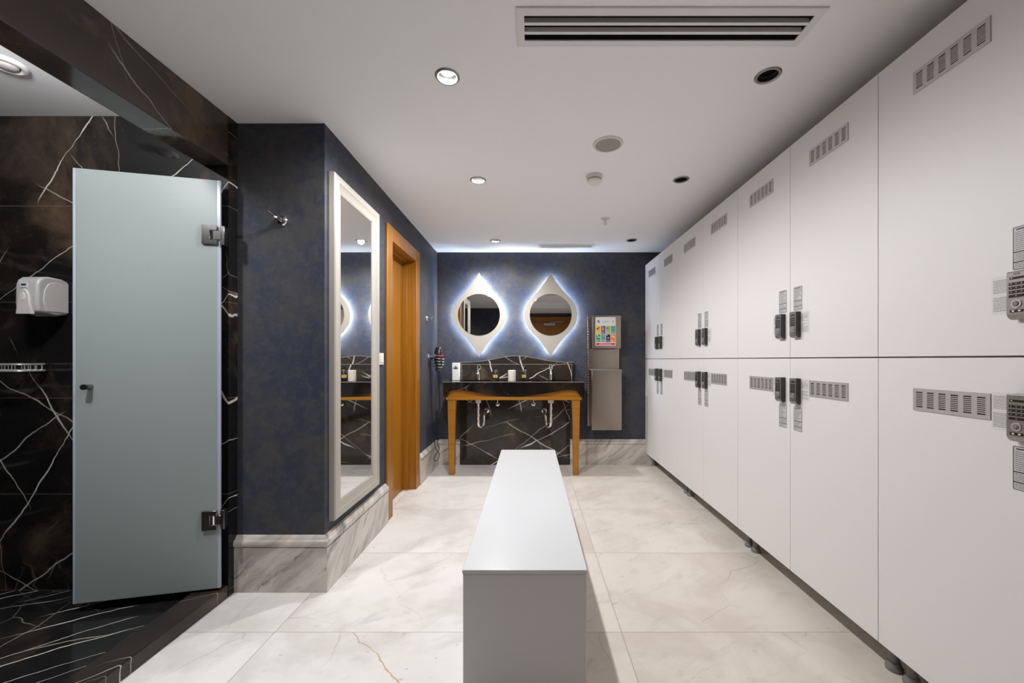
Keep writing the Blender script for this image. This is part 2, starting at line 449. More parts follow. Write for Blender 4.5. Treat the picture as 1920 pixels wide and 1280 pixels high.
# ------------------------------------------------------------------ ceiling fixtures' places
LIT = [(-0.347, 1.66), (-0.345, 2.616), (-0.35, 3.95)]
OFF = [(0.985, 1.654), (0.985, 2.608), (0.995, 3.93)]
R_IN = 0.0385; R_OUT = 0.0508
VENT = (-0.05, 1.0, 1.331, 1.497)
SVENT = (0.085, 0.66, 4.07, 4.19)
SPEAKER = (0.423, 2.18)

# ------------------------------------------------------------------ room shell
holes = [circle(x, y, R_IN + 0.002, 28) for x, y in LIT + OFF]
holes += [rect(-0.024, 0.975, 1.352, 1.476), rect(0.108, 0.637, 4.09, 4.17)]
struct(MB().prism(rect(XS2, XR, YR, YB), 'z', CEIL, CEIL + 0.02, 'ceiling', holes), 'ceiling', 'white painted ceiling over the locker room', 'ceiling', smooth=False)
struct(MB().box(-3.3, XS2, YR, YS, CEIL, CEIL + 0.02, 'ceiling'), 'ceiling.001', 'white painted ceiling over the black marble shower', 'ceiling')
struct(MB().box(XS, XR, YR, YB, -0.03, 0.0, 'floor'), 'floor', 'cream marble tiled floor of the locker room', 'floor')
struct(MB().box(-3.3, XS2, YR, YS, -0.03, 0.03, 'blackfloor'), 'floor.001', 'black white-veined marble floor of the shower', 'floor')
struct(MB().box(-1.25, XR, YB, YB + 0.1, 0, CEIL, 'wallpaper'), 'wall_back', 'navy wallpapered wall behind the vanity', 'wall')
wl = MB().box(XL - 0.18, XL, YP + 0.12, 2.90, 0, CEIL, 'wallpaper').box(XL - 0.18, XL, 3.56, YB, 0, CEIL, 'wallpaper').box(XL - 0.18, XL, 2.90, 3.56, 2.05, CEIL, 'wallpaper')
struct(wl, 'wall_left', 'navy wallpapered wall with the long mirror and wooden door', 'wall')
struct(MB().box(XS, XL, YP, YP + 0.12, 0, CEIL, 'wallpaper'), 'wall_front', 'navy wallpapered pillar face beside the shower', 'wall')
struct(MB().box(-3.3, XS, YS, YS + 0.1, 0, CEIL, 'blackwall'), 'wall_shower', 'black white-veined marble wall of the shower', 'wall')
struct(MB().box(-3.4, -3.3, YR, YS, 0, CEIL, 'blackwall'), 'wall_shower_side', 'black marble far side of the shower', 'wall')
struct(MB().box(XR, XR + 0.1, YR, YB, 0, CEIL, 'wallpaper'), 'wall_right', 'navy wall behind the lockers', 'wall')
struct(MB().box(-3.3, -0.02, YR - 0.1, YR, 0, CEIL, 'wallpaper').box(0.98, XR, YR - 0.1, YR, 0, CEIL, 'wallpaper').box(-0.02, 0.98, YR - 0.1, YR, 2.06, CEIL, 'wallpaper'),
       'wall_rear', 'navy wall with the entrance door seen in the round mirrors', 'wall')
struct(MB().box(-0.30, XR, YR, 0.40, CEIL - 0.12, CEIL, 'ceiling'), 'trim_1', 'white lowered ceiling strip before the entrance door', 'ceiling trim')
struct(MB().box(XS2, XS, YR, YS, 2.09, CEIL, 'blackbeam'), 'trim_2', 'brown-black marble beam over the shower opening', 'beam', bevel=0.003)
struct(MB().box(XS2, XS, YR, YS, -0.03, 0.060, 'blackcurb'), 'trim_3', 'raised black marble curb along the shower floor', 'curb', bevel=0.006)

# baseboards: plain plinth with a rounded cap moulding
def skirt_profile(d):
    """(offset from wall, height) outline"""
    cap = [(0, 0), (d, 0), (d, 0.218), (d - 0.006, 0.222)]
    for i in range(9):
        t = -PI / 2 + PI * i / 8
        cap.append((d - 0.006 + 0.012 * math.cos(t), 0.240 + 0.018 * math.sin(t)))
    cap += [(d - 0.008, 0.262), (0.004, 0.276), (0, 0.276)]
    return cap
D = 0.024
def skirt_x(x0, x1, ywall, name, label):
    mb = MB(); pr = skirt_profile(D)
    mb.loft([[(x, ywall - o, z) for o, z in pr] for x in (x0, x1)], 'skirt_x')
    return struct(mb, name, label, 'baseboard')
def skirt_y(y0, y1, xwall, name, label, ext=0.0):
    mb = MB(); pr = skirt_profile(D)
    mb.loft([[(xwall + o, y0 - (o if ext else 0), z) for o, z in pr], [(xwall + o, y1, z) for o, z in pr]], 'skirt_y')
    return struct(mb, name, label, 'baseboard')
pr = skirt_profile(D)
mb = MB(); mb.loft([[(XS - 0.012, YP - o, z) for o, z in pr], [(XL + o, YP - o, z) for o, z in pr]], 'skirt_x')
struct(mb, 'baseboard_front', 'grey streaked marble baseboard around the pillar face', 'baseboard')
skirt_y(YP, 2.818, XL, 'baseboard_left', 'grey streaked marble baseboard under the long mirror', ext=1)
skirt_y(3.645, YB, XL, 'baseboard_left.001', 'short grey marble baseboard between door and back wall')
skirt_x(XL + D, -0.772, YB, 'baseboard_back', 'grey marble baseboard behind the vanity left leg')
skirt_x(0.432, XR, YB, 'baseboard_back.001', 'grey marble baseboard below the steel towel unit')

# wooden door in the left wall
d1 = MB().box(XL - 0.14, XL - 0.10, 2.90, 3.56, 0, 2.05, 'door').build('door_1', bevel=0.001)
tag(d1, 'honey-coloured wooden door recessed in the left wall', 'door', kind='structure')
fr = MB()
for y0, y1, z0, z1 in ((2.82, 2.93, 0, 2.125), (3.53, 3.645, 0, 2.125), (2.93, 3.53, 2.02, 2.125)):
    fr.box(XL, XL + 0.016, y0, y1, z0, z1, 'door')
for y0, y1, z0, z1 in ((2.90, 2.93, 0, 2.05), (3.53, 3.56, 0, 2.05), (2.93, 3.53, 2.02, 2.05)):
    fr.box(XL - 0.10, XL, y0, y1, z0, z1, 'door')
for y0, y1, z0, z1 in ((2.93, 2.945, 0, 2.02), (3.515, 3.53, 0, 2.02), (2.945, 3.515, 2.005, 2.02)):
    fr.box(XL - 0.10, XL - 0.06, y0, y1, z0, z1, 'door')
fr.build('door_frame', d1, bevel=0.003)
# entrance door behind the camera, seen in the right round mirror
d2 = MB().box(0.05, 0.91, YR - 0.06, YR - 0.02, 0, 2.03, 'door').build('door_2', bevel=0.002)
tag(d2, 'honey-coloured entrance door reflected in the right round mirror', 'door', kind='structure')
MB().box(-0.05, 0.05, YR - 0.02, YR + 0.015, 0, 2.13, 'door').box(0.91, 1.01, YR - 0.02, YR + 0.015, 0, 2.13, 'door').box(0.05, 0.91, YR - 0.02, YR + 0.015, 2.03, 2.13, 'door').build('door_frame', d2, bevel=0.003)
MB().box(0.30, 0.56, YR - 0.02, YR + 0.04, 1.93, 1.985, 'grille').tube([(0.42, YR + 0.02, 2.0), (0.75, YR + 0.02, 2.02)], 0.009, 'grille').build('door_closer', d2, bevel=0.004)

# ------------------------------------------------------------------ ceiling fixtures
def downlight(x, y, lit, label, power=LAMP_W, group=None, curve=None):
    t = thing('downlight', label, 'ceiling light', (x, y, CEIL), group)
    c = (x, y, CEIL)
    MB().lathe([(R_IN, 0.004), (R_IN - 0.001, -0.003), (R_IN + 0.003, -0.006), (R_OUT - 0.004, -0.006), (R_OUT, -0.002), (R_OUT, 0.0), (R_IN, 0.004)], c, 'nickel', seg=40).build('trim_ring', t)
    if lit:
        MB().lathe([(R_IN, 0.004), (R_IN - 0.004, 0.012), (R_IN - 0.006, 0.026), (0.027, 0.046), (0.024, 0.05)], c, 'reflector', seg=36).build('reflector', t)
        MB().lathe([(0.0, 0.034), (0.014, 0.035), (0.022, 0.038), (0.024, 0.046), (0, 0.047)], c, 'bulb', seg=28).build('lamp', t)
        spot(t, (x, y, CEIL - 0.006), power, 172, 0.45, curve=curve)
    else:
        MB().lathe([(R_IN, 0.0), (R_IN - 0.003, 0.014), (0.033, 0.015), (0.033, 0.03), (0.028, 0.031), (0.028, 0.06), (0, 0.061)], c, 'baffle', seg=36).build('baffle', t)
        MB().lathe([(0.0, 0.040), (0.014, 0.041), (0.020, 0.046), (0.020, 0.058)], c, 'lens_off', seg=28).build('lamp', t)
    return t
downlight(*LIT[0], True, 'lit recessed downlight nearest the camera, left of the large vent')
downlight(*LIT[1], True, 'lit recessed downlight, middle of the lit row')
downlight(*LIT[2], True, 'lit recessed downlight above the vanity, left of the small vent', power=LAMP_W * 1.8, curve=2.2)
downlight(*OFF[0], False, 'unlit dark downlight just below the large ceiling vent')
downlight(*OFF[1], False, 'unlit dark downlight between speaker and lockers, middle of its row')
downlight(*OFF[2], False, 'unlit dark downlight right of the small vent by the vanity wall')
# unseen shower lamp read from the pillar shadow; globe form invented to brighten ceiling
gx, gy, gz = -1.68, 1.10, 2.18
t = thing('shower_lamp', 'unseen lit shower lamp, its white globe invented to brighten the ceiling', 'ceiling light', (gx, gy, CEIL))
MB().lathe([(0, 0), (0.045, 0), (0.045, -0.012), (0.014, -0.018), (0.012, -0.100), (0.024, -0.104), (0, -0.104)], (gx, gy, CEIL), 'nickel').build('ceiling_mount', t)
MB().lathe([(0.06 * math.sin(PI * k / 12), gz - 0.06 * math.cos(PI * k / 12)) for k in range(13)], (gx, gy, 0), 'globe').build('globe', t)
spot(t, (gx, gy, gz - 0.065), SHOWER_W, 160, 0.4, 0.02, curve=3.0)
# round exhaust valve on the shower ceiling
c = (-2.09, 1.586, CEIL)
t = thing('air_valve', 'round white air valve on the shower ceiling', 'air valve', c)
MB().lathe([(0.040, 0.0), (0.040, -0.010), (0.047, -0.014), (0.055, -0.012), (0.061, -0.004), (0.061, 0)], c, 'white', seg=40).build('outer_ring', t)
MB().lathe([(0, -0.020), (0.020, -0.019), (0.030, -0.014), (0.034, -0.008), (0.034, 0)], c, 'offwhite', seg=36).build('centre_disc', t)
MB().lathe([(0.034, -0.002), (0.041, -0.002)], c, 'dark', seg=36).build('gap', t)

# linear vents
def slot_vent(x0, x1, y0, y1, sx0, sx1, slots, label, fr=0.006):
    cx, cy = (x0 + x1) / 2, (y0 + y1) / 2
    t = thing('ceiling_vent', label, 'air vent', (cx, cy, CEIL))
    ya, yb = slots[0][0], slots[-1][1]
    MB().prism(rect(x0, x1, y0, y1), 'z', CEIL - fr, CEIL, 'vent', [rect(sx0, sx1, ya, yb)]).build('frame', t, bevel=0.002, smooth=False)
    for (a, b), (c2, d2_) in zip(slots, slots[1:]):
        MB().box(sx0, sx1, b, c2, CEIL - fr, CEIL + 0.012, 'vent').build('slat', t, bevel=0.0015)
    pb = MB()
    pb.box(sx0, sx1, ya - 0.003, yb + 0.003, CEIL + 0.055, CEIL + 0.06, 'dark')
    pb.box(sx0, sx1, ya - 0.003, ya, CEIL, CEIL + 0.055, 'dark').box(sx0, sx1, yb, yb + 0.003, CEIL, CEIL + 0.055, 'dark')
    pb.box(sx0 - 0.003, sx0, ya, yb, CEIL, CEIL + 0.055, 'charcoal').box(sx1, sx1 + 0.003, ya, yb, CEIL, CEIL + 0.055, 'charcoal')
    pb.build('plenum', t)
    return t
slot_vent(*VENT, -0.022, 0.972, [(1.362, 1.388), (1.401, 1.427), (1.440, 1.468)], 'large white three-slot linear air vent on the ceiling')
slot_vent(*SVENT, 0.11, 0.635, [(4.092, 4.110), (4.122, 4.139), (4.151, 4.168)], 'small white slot vent on the ceiling near the vanity wall')
# speaker
c = (*SPEAKER, CEIL)
t = thing('ceiling_speaker', 'round grey-meshed speaker in white ring on the ceiling', 'speaker', c)
MB().lathe([(0.068, 0.0), (0.068, -0.007), (0.071, -0.009), (0.080, -0.006), (0.083, 0.0)], c, 'offwhite', seg=44).build('ring', t)
MB().lathe([(0, -0.008), (0.04, -0.0075), (0.068, -0.005), (0.068, 0)], c, 'mesh', seg=44).build('mesh_cover', t)
# smoke detector
c = (0.41, 2.56, CEIL)
t = thing('smoke_detector', 'white smoke detector between the speaker and the sprinkler', 'smoke detector', c)
MB().lathe([(0.053, 0), (0.053, -0.010), (0.049, -0.016), (0.046, -0.022), (0, -0.022)], c, 'offwhite', seg=36).build('base', t)
MB().lathe([(0.044, -0.022), (0.047, -0.028), (0.044, -0.036)], c, 'mesh', seg=36).build('smoke_slot', t)
MB().lathe([(0.046, -0.030), (0.044, -0.042), (0.036, -0.048), (0.032, -0.052), (0, -0.053)], c, 'white', seg=36).build('cap', t)
# sprinkler
c = (0.623, 3.326, CEIL)
t = thing('sprinkler', 'small white ceiling sprinkler head before the vanity', 'sprinkler', c)
MB().lathe([(0.036, 0), (0.034, -0.006), (0.016, -0.009), (0, -0.009)], c, 'offwhite', seg=28).build('escutcheon', t)
MB().lathe([(0.009, -0.006), (0.009, -0.022), (0.005, -0.024), (0.005, -0.045), (0.0, -0.046)], c, 'offwhite', seg=14).tube([(c[0] - 0.009, c[1], c[2] - 0.02), (c[0] - 0.011, c[1], c[2] - 0.035), (c[0] - 0.002, c[1], c[2] - 0.05)], 0.002, 'offwhite', 6).tube([(c[0] + 0.009, c[1], c[2] - 0.02), (c[0] + 0.011, c[1], c[2] - 0.035), (c[0] + 0.002, c[1], c[2] - 0.05)], 0.002, 'offwhite', 6).build('body', t)
MB().lathe([(0, -0.049), (0.016, -0.050), (0.016, -0.052), (0, -0.053)], c, 'offwhite', seg=20).build('deflector', t)

# ------------------------------------------------------------------ bench
t = thing('bench', 'long glossy grey-white box bench in the middle of the floor', 'bench', (-0.02, 2.21, 0))
MB().box(-0.226, 0.187, 1.327, 3.094, 0, 0.436, 'bench').build('body', t, bevel=0.003)
MB().box(-0.228, 0.189, 1.325, 3.096, 0.436, 0.450, 'bench').build('top', t, bevel=0.002)

# ------------------------------------------------------------------ locker cabinets
Y0, DW = 1.444, 0.489; ZB, ZM, ZT = 0.128, 1.158, 2.186
def grille_mesh(x, yc, zc, w=0.22, h=0.072):
    g = MB(); y0, y1, z0, z1 = yc - w / 2, yc + w / 2, zc - h / 2, zc + h / 2
    g.box(x - 0.0006, x, y0 + 0.004, y1 - 0.004, z0 + 0.004, z1 - 0.004, 'dark')
    f = 0.011; cols = 6; gap = 0.0145; sw = (w - 2 * f - gap * (cols - 1)) / cols
    g.box(x - 0.003, x, y0, y1, z0, z0 + f, 'grille').box(x - 0.003, x, y0, y1, z1 - f, z1, 'grille')
    g.box(x - 0.003, x, y0, y0 + f, z0 + f, z1 - f, 'grille').box(x - 0.003, x, y1 - f, y1, z0 + f, z1 - f, 'grille')
    rows = 9; ph = (h - 2 * f) / rows
    for k in range(cols):
        a = y0 + f + k * (sw + gap)
        if k: g.box(x - 0.003, x, a - gap, a, z0 + f, z1 - f, 'grille')
        for r in range(1, rows):
            zz = z0 + f + r * ph
            g.box(x - 0.0026, x - 0.0006, a, a + sw, zz - ph * 0.27, zz + ph * 0.27, 'grille')
    return g
def text_rows(g, x, y0, y1, z0, z1, n, mat, thick=0.45, rnd=None):
    ph = (z1 - z0) / n
    for r in range(n):
        zz = z1 - (r + 0.5) * ph; y = y1; end = y0 + (rnd.random() ** 3) * (y1 - y0) * 0.6
        while y > end + 0.002:
            w = rnd.uniform(0.003, 0.009); a = max(end, y - w)
            g.box(x - 0.0003, x, a, y, zz - ph * thick / 2, zz + ph * thick / 2, mat); y = a - 0.0012
def sticker_mesh(x, yc, z0, z1, rnd):
    g = MB(); w = 0.060; a, b = yc - w / 2, yc + w / 2
    g.prism(rrect(a, b, z0, z1, 0.004), 'x', x - 0.0006, x, 'sticker')
    X = x - 0.0006
    o = rrect(a + 0.0015, b - 0.0015, z0 + 0.0015, z1 - 0.0015, 0.0035); i = rrect(a + 0.003, b - 0.003, z0 + 0.003, z1 - 0.003, 0.0025)
    g.prism(o, 'x', X - 0.0003, X, 'ink', [i])
    h = z1 - z0
    g.box(X - 0.0003, X, a + 0.003, b - 0.003, z0 + h * 0.40, z0 + h * 0.425, 'ink').box(X - 0.0003, X, a + 0.003, b - 0.003, z0 + h * 0.17, z0 + h * 0.195, 'ink')
    g.box(X - 0.0003, X, a + 0.012, b - 0.008, z1 - h * 0.085, z1 - h * 0.055, 'ink')
    text_rows(g, X, a + 0.006, b - 0.006, z0 + h * 0.44, z1 - h * 0.11, 10, 'greyink', 0.42, rnd)
    text_rows(g, X, a + 0.006, b - 0.006, z0 + h * 0.21, z0 + h * 0.39, 5, 'greyink', 0.42, rnd)
    text_rows(g, X, a + 0.006, b - 0.006, z0 + h * 0.05, z0 + h * 0.16, 3, 'greyink', 0.4, rnd)
    return g
def leaflet_mesh(x, y0, y1, z0, z1, rnd):
    g = MB().box(x - 0.0005, x, y0, y1, z0, z1, 'paper'); X = x - 0.0005; h = z1 - z0
    text_rows(g, X, y0 + 0.006, y1 - 0.004, z0 + h * 0.55, z0 + h * 0.92, 9, 'greyink', 0.35, rnd)
    text_rows(g, X, y0 + 0.006, y1 - 0.004, z0 + h * 0.06, z0 + h * 0.46, 9, 'greyink', 0.35, rnd)
    return g
def lock_mesh(x, yc, z0, z1):
    g = MB(); w = 0.042; a, b = yc - w / 2, yc + w / 2
    # side profile: the bottom edge rounds back towards the door
    prof = [(x, z0 + 0.004), (x - 0.008, z0), (x - 0.015, z0 + 0.001), (x - 0.022, z0 + 0.006), (x - 0.0255, z0 + 0.013), (x - 0.0255, z1 - 0.003), (x - 0.0235, z1), (x, z1)]
    g.prism([(p[0], p[1]) for p in prof], 'y', a, b, 'charcoal')
    X = x - 0.0255; h = z1 - z0
    plate = [(x - 0.0075, z0 - 0.0006), (x - 0.0153, z0 + 0.0003), (x - 0.0226, z0 + 0.0055), (X - 0.0008, z0 + 0.013), (X - 0.0008, z1 - 0.003), (X + 0.0015, z1 + 0.0006), (X + 0.0015, z1 - 0.004), (X + 0.0006, z0 + 0.014), (x - 0.0215, z0 + 0.007), (x - 0.015, z0 + 0.002)]
    g.prism(plate, 'y', a - 0.0005, b + 0.0005, 'nickel')
    X -= 0.0008
    def pad(u0, u1, v0, v1, m='black', t=0.0012): g.box(X - t, X, a + u0 * w, a + u1 * w, z0 + v0 * h, z0 + v1 * h, m)
    pad(0.36, 0.64, 0.935, 0.965, 'foot'); pad(0.16, 0.84, 0.84, 0.885)
    pad(0.70, 0.76, 0.853, 0.872, 'white', 0.0015)
    for r, v in enumerate((0.715, 0.63, 0.545, 0.46)):
        pad(0.12, 0.88, v, v + 0.055)
        for u in (0.24, 0.5, 0.76):
            if r == 3 and u != 0.5: continue
            pad(u - 0.03, u + 0.03, v + 0.02, v + 0.036, 'grille', 0.0015)
    c = (X, (a + b) / 2, z0 + 0.32 * h)
    g.lathe([(0.0105, 0), (0.0105, -0.002), (0.0075, -0.002), (0.0075, -0.0005)], c, 'grille', 'x', 24)
    g.lathe([(0.0075, -0.0008), (0.004, -0.004), (0, -0.0042)], c, 'foot', 'x', 18)
    pad(0.18, 0.82, 0.145, 0.20)
    for u in (0.34, 0.66): pad(u - 0.06, u + 0.06, 0.158, 0.187, 'white', 0.0015)
    return g
def make_cabinet(k):
    rnd = random.Random(3)
    ya = Y0 + 2 * (k - 1) * DW; ym = ya + DW; yb = ya + 2 * DW
    t = thing('locker_cabinet', 'x', 'locker cabinet', (XK + 0.25, ym, 0), 'white double locker cabinets')
    cb = MB()
    for y0, y1 in ((ya + 0.001, ya + 0.017), (ym - 0.008, ym + 0.008), (yb - 0.017, yb - 0.001)): cb.box(XK + 0.020, XK + 0.49, y0, y1, ZB + 0.002, ZT - 0.002, 'locker_side')
    for z0, z1 in ((ZB + 0.002, ZB + 0.018), (ZM - 0.008, ZM + 0.008), (ZT - 0.018, ZT - 0.002)):
        for y0, y1 in ((ya + 0.017, ym - 0.008), (ym + 0.008, yb - 0.017)): cb.box(XK + 0.020, XK + 0.49, y0, y1, z0, z1, 'locker_side')
    cb.box(XK + 0.49, XK + 0.50, ya + 0.001, yb - 0.001, ZB, ZT, 'locker_side')
    cb.build('carcass', t)
    for z0, z1, up in ((ZM + 0.0025, ZT, True), (ZB, ZM - 0.0025, False)):
        for y0, y1, s in ((ya + 0.0012, ym - 0.0012, -1), (ym + 0.0012, yb - 0.0012, 1)):
            d = MB().box(XK, XK + 0.018, y0, y1, z0, z1, 'locker').build('door', t, bevel=0.0012)
            yc = (y0 + y1) / 2
            grille_mesh(XK, yc, 2.056 if up else 1.021).build('vent_grille', d, smooth=False)
            lz0, lz1 = (1.253, 1.375) if up else (0.940, 1.062)
            lock_mesh(XK, ym + s * 0.056, lz0, lz1).build('keypad_lock', d, smooth=False)
            sz0, sz1 = (1.382, 1.495) if up else (0.812, 0.927)
            sticker_mesh(XK, ym + s * 0.056, sz0, sz1, rnd).build('instruction_sticker', d, smooth=False)
            pa, pb_ = sorted((ym + s * 0.133, ym + s * 0.040))
            leaflet_mesh(XK, pa, pb_, *((1.272, 1.372) if up else (0.962, 1.062)), rnd).build('paper_notice', d, smooth=False)
    for fx in (XK + 0.09, XK + 0.42):
        for fy in (ya + 0.035, yb - 0.035):
            MB().lathe([(0, 0), (0.026, 0), (0.027, 0.012), (0.021, 0.022), (0.020, 0.03), (0.016, 0.031), (0.016, 0.10), (0.024, 0.105), (0.024, ZB + 0.002), (0, ZB + 0.002)], (fx, fy, 0), 'foot', seg=18).build('foot', t)
    return t
c0 = make_cabinet(0)
c0['label'] = 'white locker cabinet nearest the camera, cut by the right edge of the picture'
for k, lab in ((1, 'white locker cabinet second from the camera, with the largest complete pair of locks'),
               (2, 'white locker cabinet third from the camera, beside the far end of the bench'),
               (3, 'white locker cabinet farthest away, standing against the navy back wall')):
    ck = copy_tree(c0); ck.location.y += 2 * k * DW; ck['label'] = lab

# ------------------------------------------------------------------ full-length wall mirror
t = thing('wall_mirror', 'tall cream-framed rectangular mirror on the navy left wall', 'mirror', (XL, 2.33, 1.2))
ya, yb, za, zb = 2.035, 2.635, 0.325, 2.112; fw = 0.085
fm = MB()
def fring(o, x): return [(x, ya + o, za + o), (x, yb - o, za + o), (x, yb - o, zb - o), (x, ya + o, zb - o)]
fm.loft([fring(0, XL), fring(0, XL + 0.026), fring(0.006, XL + 0.032), fring(0.040, XL + 0.034), fring(0.046, XL + 0.029), fring(0.074, XL + 0.024), fring(fw, XL + 0.016), fring(fw, XL)], 'cream', cap=False)
fm.build('frame', t)
MB().box(XL + 0.004, XL + 0.014, ya + fw - 0.003, yb - fw + 0.003, za + fw - 0.003, zb - fw + 0.003, 'mirror').build('glass', t, smooth=False)
# switch plate
t = thing('light_switch', 'beige switch plate between the long mirror and wooden door', 'light switch', (XL, 2.73, 1.155))
MB().box(XL, XL + 0.009, 2.690, 2.770, 1.115, 1.195, 'candle').build('plate', t, bevel=0.003)
MB().box(XL + 0.009, XL + 0.013, 2.705, 2.755, 1.13, 1.18, 'candle').build('rocker', t, bevel=0.002)

# robe hooks
def robe_hook(loc, rz, label):
    t = thing('robe_hook', label, 'robe hook', (0, 0, 0))
    MB().lathe([(0, 0), (0.027, 0), (0.027, -0.008), (0.022, -0.014), (0.012, -0.016)], (0, 0, 0), 'chrome', 'y', 28).build('flange', t)
    MB().lathe([(0.011, -0.014), (0.010, -0.03), (0.012, -0.036), (0.012, -0.052), (0, -0.054)], (0, 0, 0), 'chrome', 'y', 20).build('post', t)
    MB().tube([(-0.002, -0.044, 0.004), (-0.016, -0.052, 0.012), (-0.030, -0.066, 0.026)], 0.0034, 'chrome').build('prong', t)
    MB().tube([(0.002, -0.044, 0.0), (0.014, -0.052, 0.010), (0.024, -0.062, 0.022)], 0.0034, 'chrome').build('prong', t)
    t.location = loc; t.rotation_euler = (0, 0, rz)
    return t
robe_hook((-1.239, YP, 1.842), 0, 'chrome two-pronged robe hook high on the navy pillar')
robe_hook((XL, 3.93, 1.555), PI / 2, 'small chrome robe hook on the wall between door and vanity')
robe_hook((XL, 4.00, 1.18), PI / 2, 'small chrome hook low on the wall beside the hair dryer')

# ------------------------------------------------------------------ vanity
VX0, VX1 = -0.866, 0.530; VF, VT = 3.935, 0.930; VC = (VX0 + VX1) / 2
v = thing('vanity', 'black marble double vanity on honey-coloured wooden legs', 'vanity', (VC, 4.15, 0))
SINK = [(-0.535, 4.13), (0.205, 4.13)]
MB().prism(rect(VX0, VX1, VF, YB), 'z', VT - 0.03, VT, 'blackcounter', [circle(x, y, 0.20, 40, 0.125) for x, y in SINK]).build('countertop', v, smooth=False)
half = VX1 - VC
def fascia_low(u):    # u = 0 centre .. 1 end
    return None
low = []
keys = [(-1.0, 0.783), (-0.945, 0.783), (-0.93, 0.805), (-0.905, 0.832), (-0.865, 0.846), (-0.80, 0.850), (-0.68, 0.843), (-0.5, 0.822), (-0.3, 0.802), (-0.12, 0.791), (0, 0.789)]
cv = spline([(k[0], k[1], 0) for k in keys[1:]], 6)
low = [(keys[0][0], keys[0][1])] + [(p[0], p[1]) for p in cv]
low = low + [(-p[0], p[1]) for p in low[-2::-1]]
outl = [(VC + u * half, z) for u, z in low] + [(VX1, VT - 0.03), (VX0, VT - 0.03)]
MB().prism(outl, 'y', VF, VF + 0.03, 'blackcounter').box(VX0, VX0 + 0.03, VF + 0.03, YB, 0.783, VT - 0.03, 'blackcounter').box(VX1 - 0.03, VX1, VF + 0.03, YB, 0.783, VT - 0.03, 'blackcounter').build('fascia', v)
ax0, ax1 = VX0 + 0.032, VX1 - 0.032
MB().box(ax0, ax1, VF + 0.031, VF + 0.06, 0.775, 0.893, 'table').build('apron', v)
MB().box(ax0 - 0.008, ax1 + 0.008, VF + 0.010, VF + 0.075, 0.748, 0.7815, 'table').build('rail', v, bevel=0.004)
for s, x in ((-1, ax0 + 0.048), (1, ax1 - 0.048)):
    lg = MB(); y0 = VF + 0.055
    xo = x + s * 0.040
    def ring(z, wi, d): return [(xo, y0 - d / 2, z), (xo - s * wi, y0 - d / 2, z), (xo - s * wi, y0 + d / 2, z), (xo, y0 + d / 2, z)]
    def ring2(z, w, d, off): return [(xo + s * off - s * w, y0 - d / 2, z), (xo + s * off, y0 - d / 2, z), (xo + s * off, y0 + d / 2, z), (xo + s * off - s * w, y0 + d / 2, z)]
    lg.loft([ring2(0, 0.054, 0.054, -0.012), ring2(0.25, 0.060, 0.058, -0.008), ring2(0.6, 0.072, 0.066, -0.002), ring2(0.748, 0.082, 0.072, 0)], 'table')
    lg.build('leg', v, bevel=0.004)
    MB().box(min(xo, xo - s * 0.06), max(xo, xo - s * 0.06), 4.10, YB - 0.03, 0.753, 0.783, 'table').build('side_rail', v)
# lower wall panel and backsplash
MB().box(-0.775, 0.428, YB - 0.028, YB, 0.002, 0.90, 'blackvanity').build('back_panel', v, bevel=0.002)
wv = [(-1, 0), (-0.82, 0.002), (-0.6, 0.013), (-0.35, 0.042), (-0.15, 0.064), (0, 0.070), (0.15, 0.064), (0.35, 0.042), (0.6, 0.013), (0.82, 0.002), (1, 0)]
cv = spline([(a, b, 0) for a, b in wv], 6)
bc, bh = -0.152, 0.625
outl = [(bc + p[0] * bh, 1.122 + p[1]) for p in cv] + [(bc + bh * 0.965, VT), (bc - bh * 0.965, VT)]
bs = tag(MB().prism(outl, 'y', YB - 0.065, YB, 'blackvanity').build('backsplash', bevel=0.003), 'wave-topped black marble backsplash on the wall above the vanity top', 'backsplash')
MB().box(-0.745, 0.445, YB - 0.095, YB - 0.066, VT, 1.102, 'blackvanity').build('front_panel', bs, bevel=0.003)
pe = MB()  # lighter strips put the glint of panel and wave edges into colour
for x0, x1, z0, z1 in ((-0.745, 0.445, 1.0985, 1.102), (-0.745, -0.7415, VT, 1.0985), (0.4415, 0.445, VT, 1.0985)):
    pe.box(x0, x1, YB - 0.0962, YB - 0.0945, z0, z1, 'painted_glint')
top = [(bc + p[0] * bh, 1.122 + p[1]) for p in cv]
for (a0, b0), (a1, b1) in zip(top, top[1:]): pe.prism([(a0, b0 - 0.003), (a1, b1 - 0.003), (a1, b1 + 0.0008), (a0, b0 + 0.0008)], 'y', YB - 0.0662, YB - 0.0635, 'painted_glint')
pe.build('edge_glint', bs)
MB().box(VX0, VX1, VF - 0.0008, VF + 0.002, VT - 0.0035, VT + 0.0006, 'painted_glint').build('edge_glint', v)  # painted glint along the countertop's front edge
